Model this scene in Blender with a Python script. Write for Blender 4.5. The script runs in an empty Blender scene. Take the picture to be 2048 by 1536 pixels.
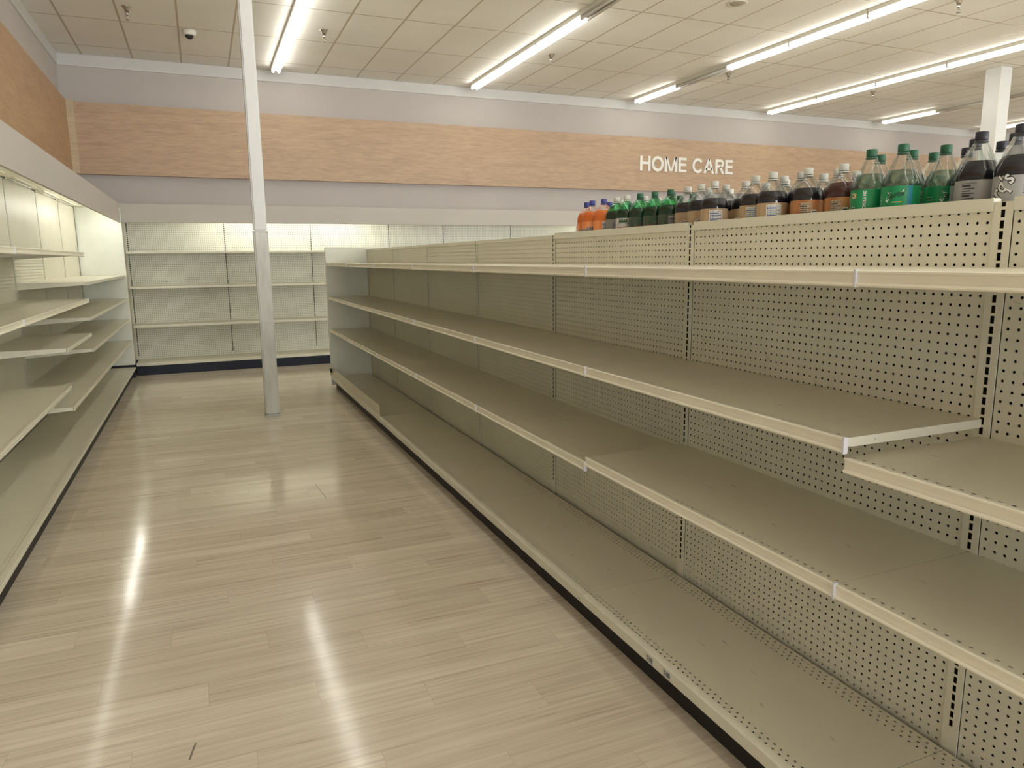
import bpy, bmesh, math, random
from mathutils import Matrix, Vector

# ---------------------------------------------------------------- camera, world, exposure
sc = bpy.context.scene
COL = sc.collection
CAM = Vector((0.0, 0.0, 1.47))
yaw, pitch, roll, FPX = 0.3989, 0.1721, -0.0110, 1449.8
fwd = Vector((math.sin(yaw) * math.cos(pitch), math.cos(yaw) * math.cos(pitch), -math.sin(pitch)))
rgt = Vector((math.cos(yaw), -math.sin(yaw), 0))
upv = rgt.cross(fwd)
r2 = math.cos(roll) * rgt + math.sin(roll) * upv
u2 = -math.sin(roll) * rgt + math.cos(roll) * upv
cd = bpy.data.cameras.new('camera')
cam = bpy.data.objects.new('camera', cd)
COL.objects.link(cam)
m3 = Matrix((r2, u2, -fwd)).transposed()
cam.matrix_world = Matrix.Translation(CAM) @ m3.to_4x4()
cd.sensor_fit = 'HORIZONTAL'; cd.sensor_width = 36.0; cd.lens = 36.0 * FPX / 2048.0
cd.clip_start = 0.05; cd.clip_end = 100
sc.camera = cam
w = bpy.data.worlds.new('world'); sc.world = w; w.use_nodes = True
w.node_tree.nodes['Background'].inputs[0].default_value = (0.9, 0.85, 0.75, 1)
w.node_tree.nodes['Background'].inputs[1].default_value = 0.05
sc.view_settings.view_transform = 'Standard'
sc.view_settings.look = 'None'
sc.view_settings.gamma = 1.0
sc.view_settings.use_curve_mapping = False
sc.view_settings.exposure = 0.53
TUBE = 8.0          # strength of the ceiling tubes
VAL = 16.0            # strength of the tubes behind the valances
LAMP = (1.0, 0.985, 0.93)
sc.cycles.max_bounces = 12
sc.cycles.diffuse_bounces = 7
sc.cycles.glossy_bounces = 4
sc.cycles.transparent_max_bounces = 24
sc.cycles.sample_clamp_indirect = 8
FILL = 215.0          # strength of the fill lights added behind the camera to lift the shelf interiors
for i_, x_ in enumerate((1.2, 5.2, 9.2, 13.2)):
    ld = bpy.data.lights.new('added_fill_light', 'AREA'); ld.shape = 'RECTANGLE'; ld.size = 3.7; ld.size_y = 2.4
    ld.energy = FILL; ld.color = (.93, .97, 1.0)
    lo = bpy.data.objects.new('added_fill_light', ld); COL.objects.link(lo)
    lo.location = (x_, -7.15, 1.5); lo.rotation_euler = (math.pi/2, 0, 0)

S = 1.2192
PITCH = 0.0254
rnd = random.Random(7)

# ---------------------------------------------------------------- helpers
class MB:
    def __init__(s):
        s.bm = bmesh.new(); s.uv = s.bm.loops.layers.uv.new('UVMap')
    def box(s, x0, x1, y0, y1, z0, z1, uvf=None):
        v = [s.bm.verts.new(p) for p in ((x0,y0,z0),(x1,y0,z0),(x1,y1,z0),(x0,y1,z0),(x0,y0,z1),(x1,y0,z1),(x1,y1,z1),(x0,y1,z1))]
        fs = [s.bm.faces.new([v[i] for i in q]) for q in ((3,2,1,0),(4,5,6,7),(0,1,5,4),(2,3,7,6),(1,2,6,5),(3,0,4,7))]
        if uvf:
            for f in fs:
                for l in f.loops: l[s.uv].uv = uvf(l.vert.co)
        return s
    def hexa(s, pts, uvf=None):
        v = [s.bm.verts.new(p) for p in pts]
        for q in ((3,2,1,0),(4,5,6,7),(0,1,5,4),(2,3,7,6),(1,2,6,5),(3,0,4,7)):
            f = s.bm.faces.new([v[i] for i in q])
            if uvf:
                for l in f.loops: l[s.uv].uv = uvf(l.vert.co)
        return s
    def prism(s, prof, a0, a1, mp):
        """extrude closed 2D profile between a0 and a1; mp(p,q,a)->xyz"""
        A = [s.bm.verts.new(mp(p, q, a0)) for p, q in prof]
        B = [s.bm.verts.new(mp(p, q, a1)) for p, q in prof]
        n = len(prof)
        for i in range(n):
            j = (i + 1) % n
            s.bm.faces.new((A[i], A[j], B[j], B[i]))
        s.bm.faces.new(A[::-1]); s.bm.faces.new(B)
        return s
    def lathe(s, prof, n=24, c=(0, 0, 0), cap0=True, cap1=True, smooth=True, a0=0.0, a1=2*math.pi):
        full = abs(a1 - a0 - 2*math.pi) < 1e-6
        m = n if full else n + 1
        rings = []
        for r, z in prof:
            rings.append([s.bm.verts.new((c[0] + r*math.cos(a0+(a1-a0)*i/n), c[1] + r*math.sin(a0+(a1-a0)*i/n), c[2] + z)) for i in range(m)])
        for k in range(len(rings)-1):
            for i in range(n):
                j = (i+1) % m
                f = s.bm.faces.new((rings[k][i], rings[k][j], rings[k+1][j], rings[k+1][i])); f.smooth = smooth
        if full and cap0: s.bm.faces.new(rings[0][::-1])
        if full and cap1: s.bm.faces.new(rings[-1])
        return s
    def tube(s, p0, p1, r, n=12):
        p0 = Vector(p0); p1 = Vector(p1); d = (p1-p0).normalized()
        t = Vector((0,0,1)) if abs(d.z) < .9 else Vector((1,0,0))
        a = d.cross(t).normalized(); b = d.cross(a)
        R = [[s.bm.verts.new(p + r*(math.cos(2*math.pi*i/n)*a + math.sin(2*math.pi*i/n)*b)) for i in range(n)] for p in (p0, p1)]
        for i in range(n):
            j = (i+1) % n
            f = s.bm.faces.new((R[0][i], R[0][j], R[1][j], R[1][i])); f.smooth = True
        s.bm.faces.new(R[0][::-1]); s.bm.faces.new(R[1])
        return s
    def mesh(s, name, mat, bevel=0):
        if bevel:
            bmesh.ops.bevel(s.bm, geom=list(s.bm.edges), offset=bevel, segments=2, affect='EDGES', clamp_overlap=True)
        bmesh.ops.recalc_face_normals(s.bm, faces=list(s.bm.faces))
        me = bpy.data.meshes.new(name); s.bm.to_mesh(me); s.bm.free()
        me.materials.append(mat)
        return me

def obj(name, me, parent=None, loc=(0, 0, 0), rz=0.0):
    o = bpy.data.objects.new(name, me); COL.objects.link(o)
    o.location = loc; o.rotation_euler = (0, 0, rz)
    if parent: o.parent = parent
    return o
def tag(o, label, cat, group=None):
    o['label'] = label; o['category'] = cat
    if group: o['group'] = group
    return o
def thing(name, label, cat, loc=(0, 0, 0), rz=0.0, group=None):
    return tag(obj(name, None, None, loc, rz), label, cat, group)
def struct(name, me, loc=(0, 0, 0)):
    o = obj(name, me, None, loc); o['kind'] = 'structure'; return o
def copy_tree(o, parent=None):
    c = o.copy(); COL.objects.link(c); c.parent = parent
    for ch in list(o.children): copy_tree(ch, c)
    return c

ORD = ['first','second','third','fourth','fifth','sixth','seventh','eighth','ninth','tenth','eleventh','twelfth','thirteenth','fourteenth','fifteenth','sixteenth','seventeenth','eighteenth','nineteenth','twentieth']

# ---------------------------------------------------------------- materials
class N:
    def __init__(s, name):
        s.m = bpy.data.materials.new(name); s.m.use_nodes = True
        s.t = s.m.node_tree; s.b = s.t.nodes['Principled BSDF']; s.out = s.t.nodes['Material Output']
    def n(s, typ, **kw):
        x = s.t.nodes.new(typ)
        for k, v in kw.items(): setattr(x, k, v)
        return x
    def l(s, a, b): s.t.links.new(a, b)
    def val(s, sock, v):
        if hasattr(v, 'is_linked') or hasattr(v, 'links'): s.l(v, sock)
        else: sock.default_value = v
    def math(s, op, a, b=0.0, c=None):
        x = s.n('ShaderNodeMath', operation=op)
        s.val(x.inputs[0], a); s.val(x.inputs[1], b)
        if c is not None: s.val(x.inputs[2], c)
        return x.outputs[0]
    def ramp(s, f, stops):
        x = s.n('ShaderNodeValToRGB'); e = x.color_ramp.elements
        while len(e) < len(stops): e.new(0.5)
        for i, (p, c) in enumerate(stops):
            e[i].position = p; e[i].color = (*c, 1)
        s.l(f, x.inputs[0]); return x.outputs[0]
    def noise(s, vec, scale, detail=3, rough=.5):
        x = s.n('ShaderNodeTexNoise'); x.inputs['Scale'].default_value = scale
        x.inputs['Detail'].default_value = detail; x.inputs['Roughness'].default_value = rough
        if vec is not None: s.l(vec, x.inputs['Vector'])
        return x.outputs[0]
    def coord(s, which='Object'):
        return s.n('ShaderNodeTexCoord').outputs[which]
    def mapping(s, vec, scale=(1,1,1), loc=(0,0,0), rot=(0,0,0)):
        x = s.n('ShaderNodeMapping'); s.l(vec, x.inputs[0])
        x.inputs['Scale'].default_value = scale; x.inputs['Location'].default_value = loc; x.inputs['Rotation'].default_value = rot
        return x.outputs[0]
    def sep(s, vec):
        x = s.n('ShaderNodeSeparateXYZ'); s.l(vec, x.inputs[0]); return x.outputs
    def mix(s, f, a, b):
        x = s.n('ShaderNodeMix', data_type='RGBA')
        s.val(x.inputs[0], f)
        for i, v in ((6, a), (7, b)):
            if isinstance(v, tuple): x.inputs[i].default_value = (*v, 1)
            else: s.l(v, x.inputs[i])
        return x.outputs[2]
    def base(s, c, rough=.5, metal=0.0, spec=.5):
        s.val(s.b.inputs['Base Color'], (*c, 1) if isinstance(c, tuple) else c)
        s.val(s.b.inputs['Roughness'], rough); s.b.inputs['Metallic'].default_value = metal
        s.b.inputs['Specular IOR Level'].default_value = spec
        return s
    def bump(s, h, strength=.2, dist=.01):
        x = s.n('ShaderNodeBump'); x.inputs['Strength'].default_value = strength; x.inputs['Distance'].default_value = dist
        s.l(h, x.inputs['Height']); s.l(x.outputs[0], s.b.inputs['Normal'])
    def holes(s, mask):
        """mask = 1 where the sheet is punched through"""
        t = s.n('ShaderNodeBsdfTransparent'); mx = s.n('ShaderNodeMixShader')
        s.l(mask, mx.inputs[0]); s.l(s.b.outputs[0], mx.inputs[1]); s.l(t.outputs[0], mx.inputs[2])
        s.l(mx.outputs[0], s.out.inputs[0])

def plain(name, c, rough=.5, metal=0.0, spec=.5, var=0.06, scale=3.0):
    k = N(name); n = k.noise(k.coord(), scale, 4)
    c0 = tuple(x*(1-var) for x in c); c1 = tuple(min(1, x*(1+var)) for x in c)
    k.base(k.ramp(n, [(.3, c0), (.7, c1)]), rough, metal, spec)
    return k.m
def emis(name, c, st):
    k = N(name); k.base(c, .4); k.b.inputs['Emission Color'].default_value = (*c, 1)
    k.b.inputs['Emission Strength'].default_value = st; return k.m

CREAM = (0.71, 0.695, 0.57)       # enamelled steel of the fixtures
def scuffed(k, c, amount=.5):
    co = k.coord()
    n = k.noise(co, 2.2, 4); big = k.ramp(n, [(.3, tuple(x*.94 for x in c)), (.7, tuple(x*1.04 for x in c))])
    s = k.noise(k.mapping(co, (60, 9, 30)), 1.0, 2)
    m = k.math('MULTIPLY', k.math('GREATER_THAN', s, .74), amount)
    return k.mix(m, big, (.17, .14, .09))
def make_metal(name, c, rough=.38, amount=.35):
    k = N(name); k.base(scuffed(k, c, amount), rough, 0, .5); return k.m
M = {}
M['enamel'] = make_metal('beige_enamel', CREAM, .36)
M['deck'] = make_metal('shelf_deck_enamel', (0.69, 0.66, 0.535), .30, .45)
M['panel_white'] = plain('white_end_panel', (0.74, 0.77, 0.70), .45)
M['rail'] = plain('price_rail', (0.80, 0.77, 0.62), .32)
M['clip'] = plain('rail_clip', (0.66, 0.66, 0.70), .3)
M['kick'] = plain('black_kick', (0.018, 0.017, 0.016), .5, spec=.3)
M['kick_blue'] = plain('navy_kick', (0.016, 0.020, 0.034), .5, spec=.3)
M['cavity_shade'] = plain('painted_cavity_shade', (0.07, 0.055, 0.035), .7)  # near-black colour stands in for shade behind peg holes and inside slots

def peg_material(name, c, hr=.150):
    k = N(name)
    uv = k.n('ShaderNodeUVMap').outputs[0]; x, y, _ = k.sep(uv)
    fu = k.math('SUBTRACT', k.math('FRACT', k.math('DIVIDE', x, PITCH)), .5)
    fv = k.math('SUBTRACT', k.math('FRACT', k.math('DIVIDE', y, PITCH)), .5)
    d = k.math('SQRT', k.math('ADD', k.math('MULTIPLY', fu, fu), k.math('MULTIPLY', fv, fv)))
    m = k.math('LESS_THAN', d, hr)
    m = k.math('MULTIPLY', m, k.math('GREATER_THAN', x, 0.004))
    m = k.math('MULTIPLY', m, k.math('LESS_THAN', k.math('FRACT', k.math('DIVIDE', x, 50.0)), .9))
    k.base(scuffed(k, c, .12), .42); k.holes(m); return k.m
M['peg'] = peg_material('pegboard', (0.70, 0.68, 0.55))
M['peg_back'] = peg_material('pegboard_back_wall', (0.76, 0.76, 0.645), .175)

def slot_material(name, c, zlow, hw=.0052):
    k = N(name)
    uv = k.n('ShaderNodeUVMap').outputs[0]; x, y, _ = k.sep(uv)
    a = k.math('LESS_THAN', k.math('ABSOLUTE', x), hw)
    fv = k.math('ABSOLUTE', k.math('SUBTRACT', k.math('FRACT', k.math('DIVIDE', y, PITCH)), .5))
    m = k.math('MULTIPLY', a, k.math('LESS_THAN', fv, .37))
    m = k.math('MULTIPLY', m, k.math('GREATER_THAN', y, zlow))
    k.base(c, .38); k.holes(m); return k.m
M['upright'] = slot_material('slotted_upright', (0.71, 0.69, 0.56), .20)
M['upright_back'] = slot_material('slotted_upright_back', (0.76, 0.76, 0.645), .20, .0072)

def deck_material(name, c, rows):
    """rows: distances from the front edge that carry a line of small punched slots (uv = along, from front)"""
    k = N(name)
    uv = k.n('ShaderNodeUVMap').outputs[0]; x, y, _ = k.sep(uv)
    tot = None
    for i, r in enumerate(rows):
        a = k.math('LESS_THAN', k.math('ABSOLUTE', k.math('SUBTRACT', y, r)), .0027)
        f = k.math('ABSOLUTE', k.math('SUBTRACT', k.math('FRACT', k.math('ADD', k.math('DIVIDE', x, PITCH), .5*(i % 2))), .5))
        m = k.math('MULTIPLY', a, k.math('LESS_THAN', f, .15))
        tot = m if tot is None else k.math('MAXIMUM', tot, m)
    k.base(scuffed(k, c, .45), .30); k.holes(tot); return k.m
M['base_deck'] = deck_material('punched_base_deck', (0.69, 0.66, 0.535), (.030, .048, .395, .415, .435))
M['shelf_deck'] = deck_material('punched_shelf_deck', (0.69, 0.66, 0.535), (.016,))

# floor : pale vinyl planks laid across the aisle, streaky grain, glossy
def floor_material():
    k = N('vinyl_plank_floor'); co = k.coord(); x, y, z = k.sep(co)
    PW, PL = .1524, .9144
    row = k.math('FLOOR', k.math('DIVIDE', y, PW))
    off = k.math('MULTIPLY', k.math('FRACT', k.math('MULTIPLY', row, .381)), PL)
    xx = k.math('DIVIDE', k.math('ADD', x, off), PL)
    colm = k.math('FLOOR', xx)
    wn = k.n('ShaderNodeTexWhiteNoise', noise_dimensions='2D')
    cb = k.n('ShaderNodeCombineXYZ'); k.l(row, cb.inputs[0]); k.l(colm, cb.inputs[1]); k.l(cb.outputs[0], wn.inputs['Vector'])
    cb2 = k.n('ShaderNodeCombineXYZ'); k.l(k.math('ADD', k.math('MULTIPLY', x, 1.9), k.math('MULTIPLY', wn.outputs[0], 30.0)), cb2.inputs[0])
    k.l(k.math('MULTIPLY', y, 60.0), cb2.inputs[1]); k.l(k.math('MULTIPLY', wn.outputs[0], 9.0), cb2.inputs[2])
    g = k.noise(cb2.outputs[0], 1.0, 5, .6)
    cb3 = k.n('ShaderNodeCombineXYZ'); k.l(k.math('ADD', k.math('MULTIPLY', x, .9), k.math('MULTIPLY', wn.outputs[0], 17.0)), cb3.inputs[0])
    k.l(k.math('MULTIPLY', y, 9.0), cb3.inputs[1])
    g2 = k.noise(cb3.outputs[0], 1.0, 2, .5)
    c = k.ramp(g, [(.26, (.42, .34, .26)), (.38, (.58, .515, .41)), (.55, (.665, .60, .485)), (.75, (.71, .65, .535))])
    t = k.ramp(g2, [(.3, (.91, .89, .87)), (.7, (1.05, 1.05, 1.05))])
    mm = k.n('ShaderNodeMix', data_type='RGBA', blend_type='MULTIPLY'); mm.inputs[0].default_value = 1
    k.l(c, mm.inputs[6]); k.l(t, mm.inputs[7])
    pl = k.ramp(wn.outputs[0], [(0, (.93, .92, .90)), (1, (1.05, 1.05, 1.04))])
    m2 = k.n('ShaderNodeMix', data_type='RGBA', blend_type='MULTIPLY'); m2.inputs[0].default_value = 1
    k.l(mm.outputs[2], m2.inputs[6]); k.l(pl, m2.inputs[7])
    fy = k.math('ABSOLUTE', k.math('SUBTRACT', k.math('FRACT', k.math('DIVIDE', y, PW)), .5))
    fx = k.math('ABSOLUTE', k.math('SUBTRACT', k.math('FRACT', xx), .5))
    seam = k.math('MAXIMUM', k.math('GREATER_THAN', fy, .4945), k.math('GREATER_THAN', fx, .4992))
    col = k.mix(k.math('MULTIPLY', seam, .35), m2.outputs[2], (.20, .15, .10))
    # two old scuffs
    for (ax, ay, bx, by, wd) in ((-.128, 2.25, -.145, 2.175, .0030), (.590, 4.80, .612, 4.47, .0022)):
        dx, dy = bx-ax, by-ay; L = math.hypot(dx, dy)
        px = k.math('SUBTRACT', x, ax); py = k.math('SUBTRACT', y, ay)
        al = k.math('DIVIDE', k.math('ADD', k.math('MULTIPLY', px, dx), k.math('MULTIPLY', py, dy)), L*L)
        pe = k.math('ABSOLUTE', k.math('DIVIDE', k.math('SUBTRACT', k.math('MULTIPLY', px, dy), k.math('MULTIPLY', py, dx)), L))
        ms = k.math('MULTIPLY', k.math('MULTIPLY', k.math('GREATER_THAN', al, 0), k.math('LESS_THAN', al, 1)), k.math('LESS_THAN', pe, wd))
        col = k.mix(k.math('MULTIPLY', ms, .75), col, (.08, .06, .04))
    rn = k.noise(k.mapping(co, (1, 1, 1)), 2.5, 4)
    ro = k.math('ADD', k.math('MULTIPLY', rn, .06), .085)
    k.base(col, ro, 0, .5)
    sc1 = k.noise(k.mapping(co, (30, 45, 1)), 1.0, 3)
    k.bump(sc1, .012, .004)
    return k.m
M['floor'] = floor_material()

def ceiling_material():
    k = N('acoustic_tile_ceiling'); co = k.coord(); x, y, z = k.sep(co)
    fx = k.math('ABSOLUTE', k.math('SUBTRACT', k.math('FRACT', k.math('DIVIDE', k.math('SUBTRACT', x, 1.795-.3048), .6096)), .5))
    fy = k.math('ABSOLUTE', k.math('SUBTRACT', k.math('FRACT', k.math('DIVIDE', k.math('SUBTRACT', y, 8.78-.6096), 1.2192)), .5))
    g = k.math('MAXIMUM', k.math('LESS_THAN', fx, .0185), k.math('LESS_THAN', fy, .0085))
    n1 = k.noise(co, 90, 3, .7); n2 = k.noise(co, .8, 3)
    tile = k.ramp(n1, [(.35, (.76, .745, .695)), (.6, (.87, .86, .81))])
    tint = k.ramp(n2, [(.3, (.93, .92, .90)), (.7, (1.03, 1.03, 1.03))])
    mm = k.n('ShaderNodeMix', data_type='RGBA', blend_type='MULTIPLY'); mm.inputs[0].default_value = 1
    k.l(tile, mm.inputs[6]); k.l(tint, mm.inputs[7])
    k.base(k.mix(g, mm.outputs[2], (.46, .40, .29)), k.math('SUBTRACT', .9, k.math('MULTIPLY', g, .5)), 0, .3)
    h = k.math('ADD', k.math('MULTIPLY', n1, .15), g)
    k.bump(h, .5, .006)
    return k.m
M['ceiling'] = ceiling_material()
M['wall'] = plain('greige_wall_paint', (.48, .445, .42), .75, var=.03, scale=1.2)
M['soffit'] = plain('soffit_paint', (.475, .445, .40), .7, var=.03, scale=1.2)
M['soffit_in'] = plain('soffit_underside', (.80, .78, .66), .7, var=.02)
M['crown'] = plain('white_trim_paint', (.60, .595, .58), .5, var=.02)
M['col_paint'] = plain('column_paint', (.66, .665, .65), .42, var=.03)
def wrap_mat():
    k = N('worn_column_wrap'); co = k.coord()
    n = k.noise(k.mapping(co, (6, 6, 1.3)), 1.5, 5, .6)
    c = k.ramp(n, [(.3, (.42, .405, .345)), (.5, (.52, .51, .445)), (.7, (.62, .615, .555))])
    k.base(c, .33, 0, .6); return k.m
M['wrap'] = wrap_mat()
def wood_mat(name, c, plane):
    k = N(name); co = k.coord()
    sc_ = (1.9, 1, 22) if plane == 'x' else (1, 1.6, 5)
    n = k.noise(k.mapping(co, sc_), 1.0, 6, .62)
    n2 = k.noise(k.mapping(co, (3*sc_[0], 3*sc_[1], 70)), 1.0, 3, .6)
    a = k.ramp(n, [(.25, tuple(x*.86 for x in c)), (.5, c), (.75, tuple(min(1, x*1.10) for x in c))])
    b = k.ramp(n2, [(.3, (.86, .84, .81)), (.7, (1.08, 1.08, 1.08))])
    mm = k.n('ShaderNodeMix', data_type='RGBA', blend_type='MULTIPLY'); mm.inputs[0].default_value = 1
    k.l(a, mm.inputs[6]); k.l(b, mm.inputs[7])
    k.base(mm.outputs[2], .5); return k.m
M['wood_back'] = wood_mat('maple_laminate', (.475, .34, .225), 'x')
M['wood_left'] = wood_mat('maple_laminate_side', (.45, .29, .165), 'y')
M['wood_trim'] = wood_mat('pale_maple_trim', (.56, .45, .30), 'x')
M['letter'] = plain('letter_white', (.80, .79, .73), .4, var=.01)
M['tube_on'] = emis('fluorescent_tube', LAMP, TUBE)
M['tube_val'] = emis('valance_tube', LAMP, VAL)
M['tube_off'] = plain('dead_tube', (.62, .60, .55), .25)
M['housing'] = plain('lamp_housing', (.62, .60, .52), .4, var=.02)
M['chrome'] = plain('chrome', (.55, .52, .47), .2, 1.0, var=.1, scale=40)
M['white_plastic'] = plain('white_plastic', (.72, .70, .64), .4, var=.02)
M['black_glass'] = plain('dark_dome', (.03, .03, .03), .08)

# ---------------------------------------------------------------- room shell
XL, XR, YB, YF, ZC = -1.56, 19.0, 11.70, -7.0, 4.21
struct('floor', MB().box(XL, XR, YF, YB, -.05, 0).mesh('floor', M['floor']))
struct('ceiling', MB().box(XL-.1, XR+.1, YF, YB+.1, ZC, ZC+.06).mesh('ceiling', M['ceiling']))
struct('wall_left', MB().box(XL-.1, XL, YF, YB+.1, 0, ZC).mesh('wall_left', M['wall']))
struct('wall_back', MB().box(XL, XR, YB, YB+.1, 0, ZC).mesh('wall_back', M['wall']))
struct('wall_right', MB().box(XR, XR+.1, YF, YB+.1, 0, ZC).mesh('wall_right', M['wall']))
b = MB(); b.box(XL-.1, XR+.1, YF-.1, YF, 0, .30); b.box(XL-.1, XR+.1, YF-.1, YF, 2.70, ZC)
for xa, xb in ((XL-.1, -.65), (3.05, 3.35), (7.05, 7.35), (11.05, 11.35), (15.05, XR+.1)): b.box(xa, xb, YF-.1, YF, .30, 2.70)  # unseen openings added so the fill lights can shine in
struct('wall_front', b.mesh('wall_front', M['wall']))
struct('trim_1', MB().prism([(0,0),(.018,.004),(.022,.02),(.022,.15),(.012,.16),(0,.16)], XL, XR, lambda p,q,a: (a, YB-p, 4.05+q)).mesh('crown', M['crown']))
struct('trim_2', MB().prism([(0,0),(.018,.004),(.022,.02),(.022,.15),(.012,.16),(0,.16)], YF, YB, lambda p,q,a: (XL+p, a, 4.05+q)).mesh('crown', M['crown']))
# boxed soffits over the wall shelving, hollow below with a dropped front board
XS, YS = -.88, 10.54
b = MB()
b.box(XS-.02, XS, YF, YS, 1.957, 2.19); b.box(XL, XS-.02, YF, YS, 2.15, 2.19)
struct('trim_8', b.mesh('soffit', M['soffit']))
struct('trim_3', MB().box(XL, XS-.02, YF, YS, 2.14, 2.15).mesh('soffit_underside', M['soffit_in']))
b = MB()
b.box(XS-.02, XR, YS, YS+.02, 1.967, 2.20); b.box(XL, XR, YS+.02, YB, 2.16, 2.20)
struct('trim_9', b.mesh('soffit', M['soffit']))
struct('trim_4', MB().box(XL, XR, YS+.02, YB, 2.15, 2.16).mesh('soffit_underside', M['soffit_in']))
# laminate bands
struct('trim_5', MB().box(-1.40, XR, 11.60, YB, 2.655, 3.585).mesh('wood_band', M['wood_back']))
struct('trim_6', MB().box(XL, -1.48, YF, 11.60, 2.655, 3.60).mesh('wood_band', M['wood_left']))
struct('trim_7', MB().box(-1.48, -1.395, 11.55, YB, 2.655, 3.60).mesh('wood_band_corner', M['wood_trim']))

# ---------------------------------------------------------------- shelving pieces
def uvYZ(y0, z0): return lambda c: (c.y - y0, c.z - z0)
def uvXZ(x0, z0): return lambda c: (c.x - x0, c.z - z0)

def peg_yz(L, z0, z1, mat, lift=0.0, side=1):
    """panel in the YZ plane, face at x=0, thickness away from the aisle (side=+1 -> +x)"""
    t = .002 * side
    m = MB()
    uv = uvYZ(0, z0 - .003)
    n0, n1 = z0, z0 + lift   # far end low, near end lifted
    x0, x1 = (0, t) if side > 0 else (t, 0)
    m.hexa([(x0,0,n1),(x1,0,n1),(x1,L,n0),(x0,L,n0),(x0,0,z1),(x1,0,z1),(x1,L,z1),(x0,L,z1)], uv)
    return m.mesh('back_panel', mat)
def upright_yz(z0, z1, mat, depth, side, w=.046):
    m = MB(); uv = lambda c: (c.y, c.z)
    x = -.003*side; xe = x + depth*side
    a, b_ = min(x, xe), max(x, xe)
    # slotted front web as its own thin sheet, solid box sides behind
    f0, f1 = (x, x + .002*side)
    m.box(min(f0, f1), max(f0, f1), -w/2, w/2, z0, z1, uv)
    dark = lambda c: (1.0, c.z)
    nf = len(m.bm.faces)
    for (y0, y1) in ((-w/2, -w/2+.002), (w/2-.002, w/2)):
        m.box(min(f1, xe), max(f1, xe), y0, y1, z0, z1, dark)
    m.box(min(xe, xe-.001*side), max(xe, xe-.001*side), -w/2, w/2, z0, z1, dark)
    m.bm.faces.ensure_lookup_table()
    for f in m.bm.faces[nf:]: f.material_index = 1  # sides and back get the painted shade colour, so slots look dark
    m.box(min(f0, xe), max(f0, xe), -w/2, w/2, z1-.001, z1, dark)
    me = m.mesh('upright', mat); me.materials.append(M['cavity_shade']); return me

def shelf_deck(L, D, side, mat, rear_h=.022, front_h=.022, inset=.001, base=False):
    """deck with its front edge at x=0 running back to x=side*D, along +y 0..L, top at z=0"""
    m = MB(); uv = lambda c: (c.y, abs(c.x))
    dark = lambda c: (0, 9)
    a, b_ = sorted((0, side*D))
    m.box(a, b_, inset, L-inset, -.0018, 0, uv)
    for y0 in (inset, L-inset-.0018):
        y1 = y0 + .0018
        xf, xr = side*.004, side*D
        m.hexa([(xf,y0,-front_h),(xr,y0,-rear_h),(xr,y1,-rear_h),(xf,y1,-front_h),(xf,y0,-.0018),(xr,y0,-.0018),(xr,y1,-.0018),(xf,y1,-.0018)], dark)
    # stiffening return under the front and a mid rib
    fr = sorted((side*.002, side*.02)); m.box(fr[0], fr[1], inset, L-inset, -front_h, -front_h+.0016, dark)
    md = sorted((side*D*.5, side*(D*.5+.03))); m.box(md[0], md[1], .004, L-.004, -.014, -.0018, dark)
    return m.mesh('deck', mat)
RAILP = [(0,.001),(-.0045,.001),(-.0065,-.001),(-.0065,-.005),(-.0040,-.0065),(-.0030,-.016),(-.0036,-.025),(-.0080,-.0275),(-.0092,-.031),(-.0065,-.0345),(0,-.0335)]
def price_rail(L, side, mat):
    return MB().prism([(p*side, q) for p, q in RAILP], .003, L-.003, lambda p, q, a: (p, a, q)).mesh('price_rail', mat)
def plain_lip(L, side, mat, h=.042):
    P = [(0,0),(-.003,-.0005),(-.0042,-.003),(-.0042,-h+.003),(-.003,-h),(.012,-h),(.012,-h+.0016),(0,-h+.0016)]
    return MB().prism([(p*side, q) for p, q in P], .001, L-.001, lambda p, q, a: (p, a, q)).mesh('front_lip', mat)
def rail_clip(side, mat):
    a, b_ = sorted((-.0105*side, .003*side))
    return MB().box(a, b_, -.0035, .0035, -.036, .003).mesh('rail_clip', mat, .0008)

# ---------------------------------------------------------------- gondola on the right
XP, Y0, ZT = 1.7785, 1.1785, 1.590
XF = 1.319; DS = XP - XF
Z1, Z2, Z3, ZB = 1.4345, 1.0585, .6857, .140
UW = .046; PLN = S - UW - .004
gm = dict(
    panel=peg_yz(PLN, ZB-.03, ZT-.022, M['peg']),
    panel_gap=peg_yz(PLN, ZB-.002, ZT-.022, M['peg'], .036),
    upright=upright_yz(.02, ZT, M['upright'], .018, 1),
    cap=MB().box(-.006, .024, 0, S-UW-.002, -.022, .010).mesh('top_cap', M['enamel'], .0015),
    cap_low=MB().box(-.004, .024, 0, S-UW-.002, -.022, 0).mesh('top_cap', M['enamel'], .0015),
    rear=MB().box(.0165, .0185, -S*0, S, .14, ZT).mesh('rear_panel', M['cavity_shade']),
    bottom=MB().box(.006, .012, 0, S-UW, 0, .06).mesh('bottom_rail', M['enamel']),
    deck=shelf_deck(S, DS, 1, M['shelf_deck']),
    rail=price_rail(S, 1, M['rail']),
    clip=rail_clip(1, M['clip']),
    base=shelf_deck(S, DS-.010, 1, M['base_deck']),
    blip=plain_lip(S, 1, M['enamel'], .040),
    kick=MB().box(0, .012, 0, S, 0, .118).mesh('kick_plate', M['kick']),
    rdeck=shelf_deck(S, DS, -1, M['deck']),
    rrail=price_rail(S, -1, M['rail']),
    rbase=MB().box(0, .40, 0, S, 0, .14).mesh('rear_base', M['kick']),
)
def g_shelf(parent, z, name='shelf'):
    s = obj(name, gm['deck'], parent, (XF-XP, 0, z))
    obj('price_rail', gm['rail'], s, (0, 0, 0))
    obj('rail_clip', gm['clip'], s, (0, 0, 0))
    return s
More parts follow.
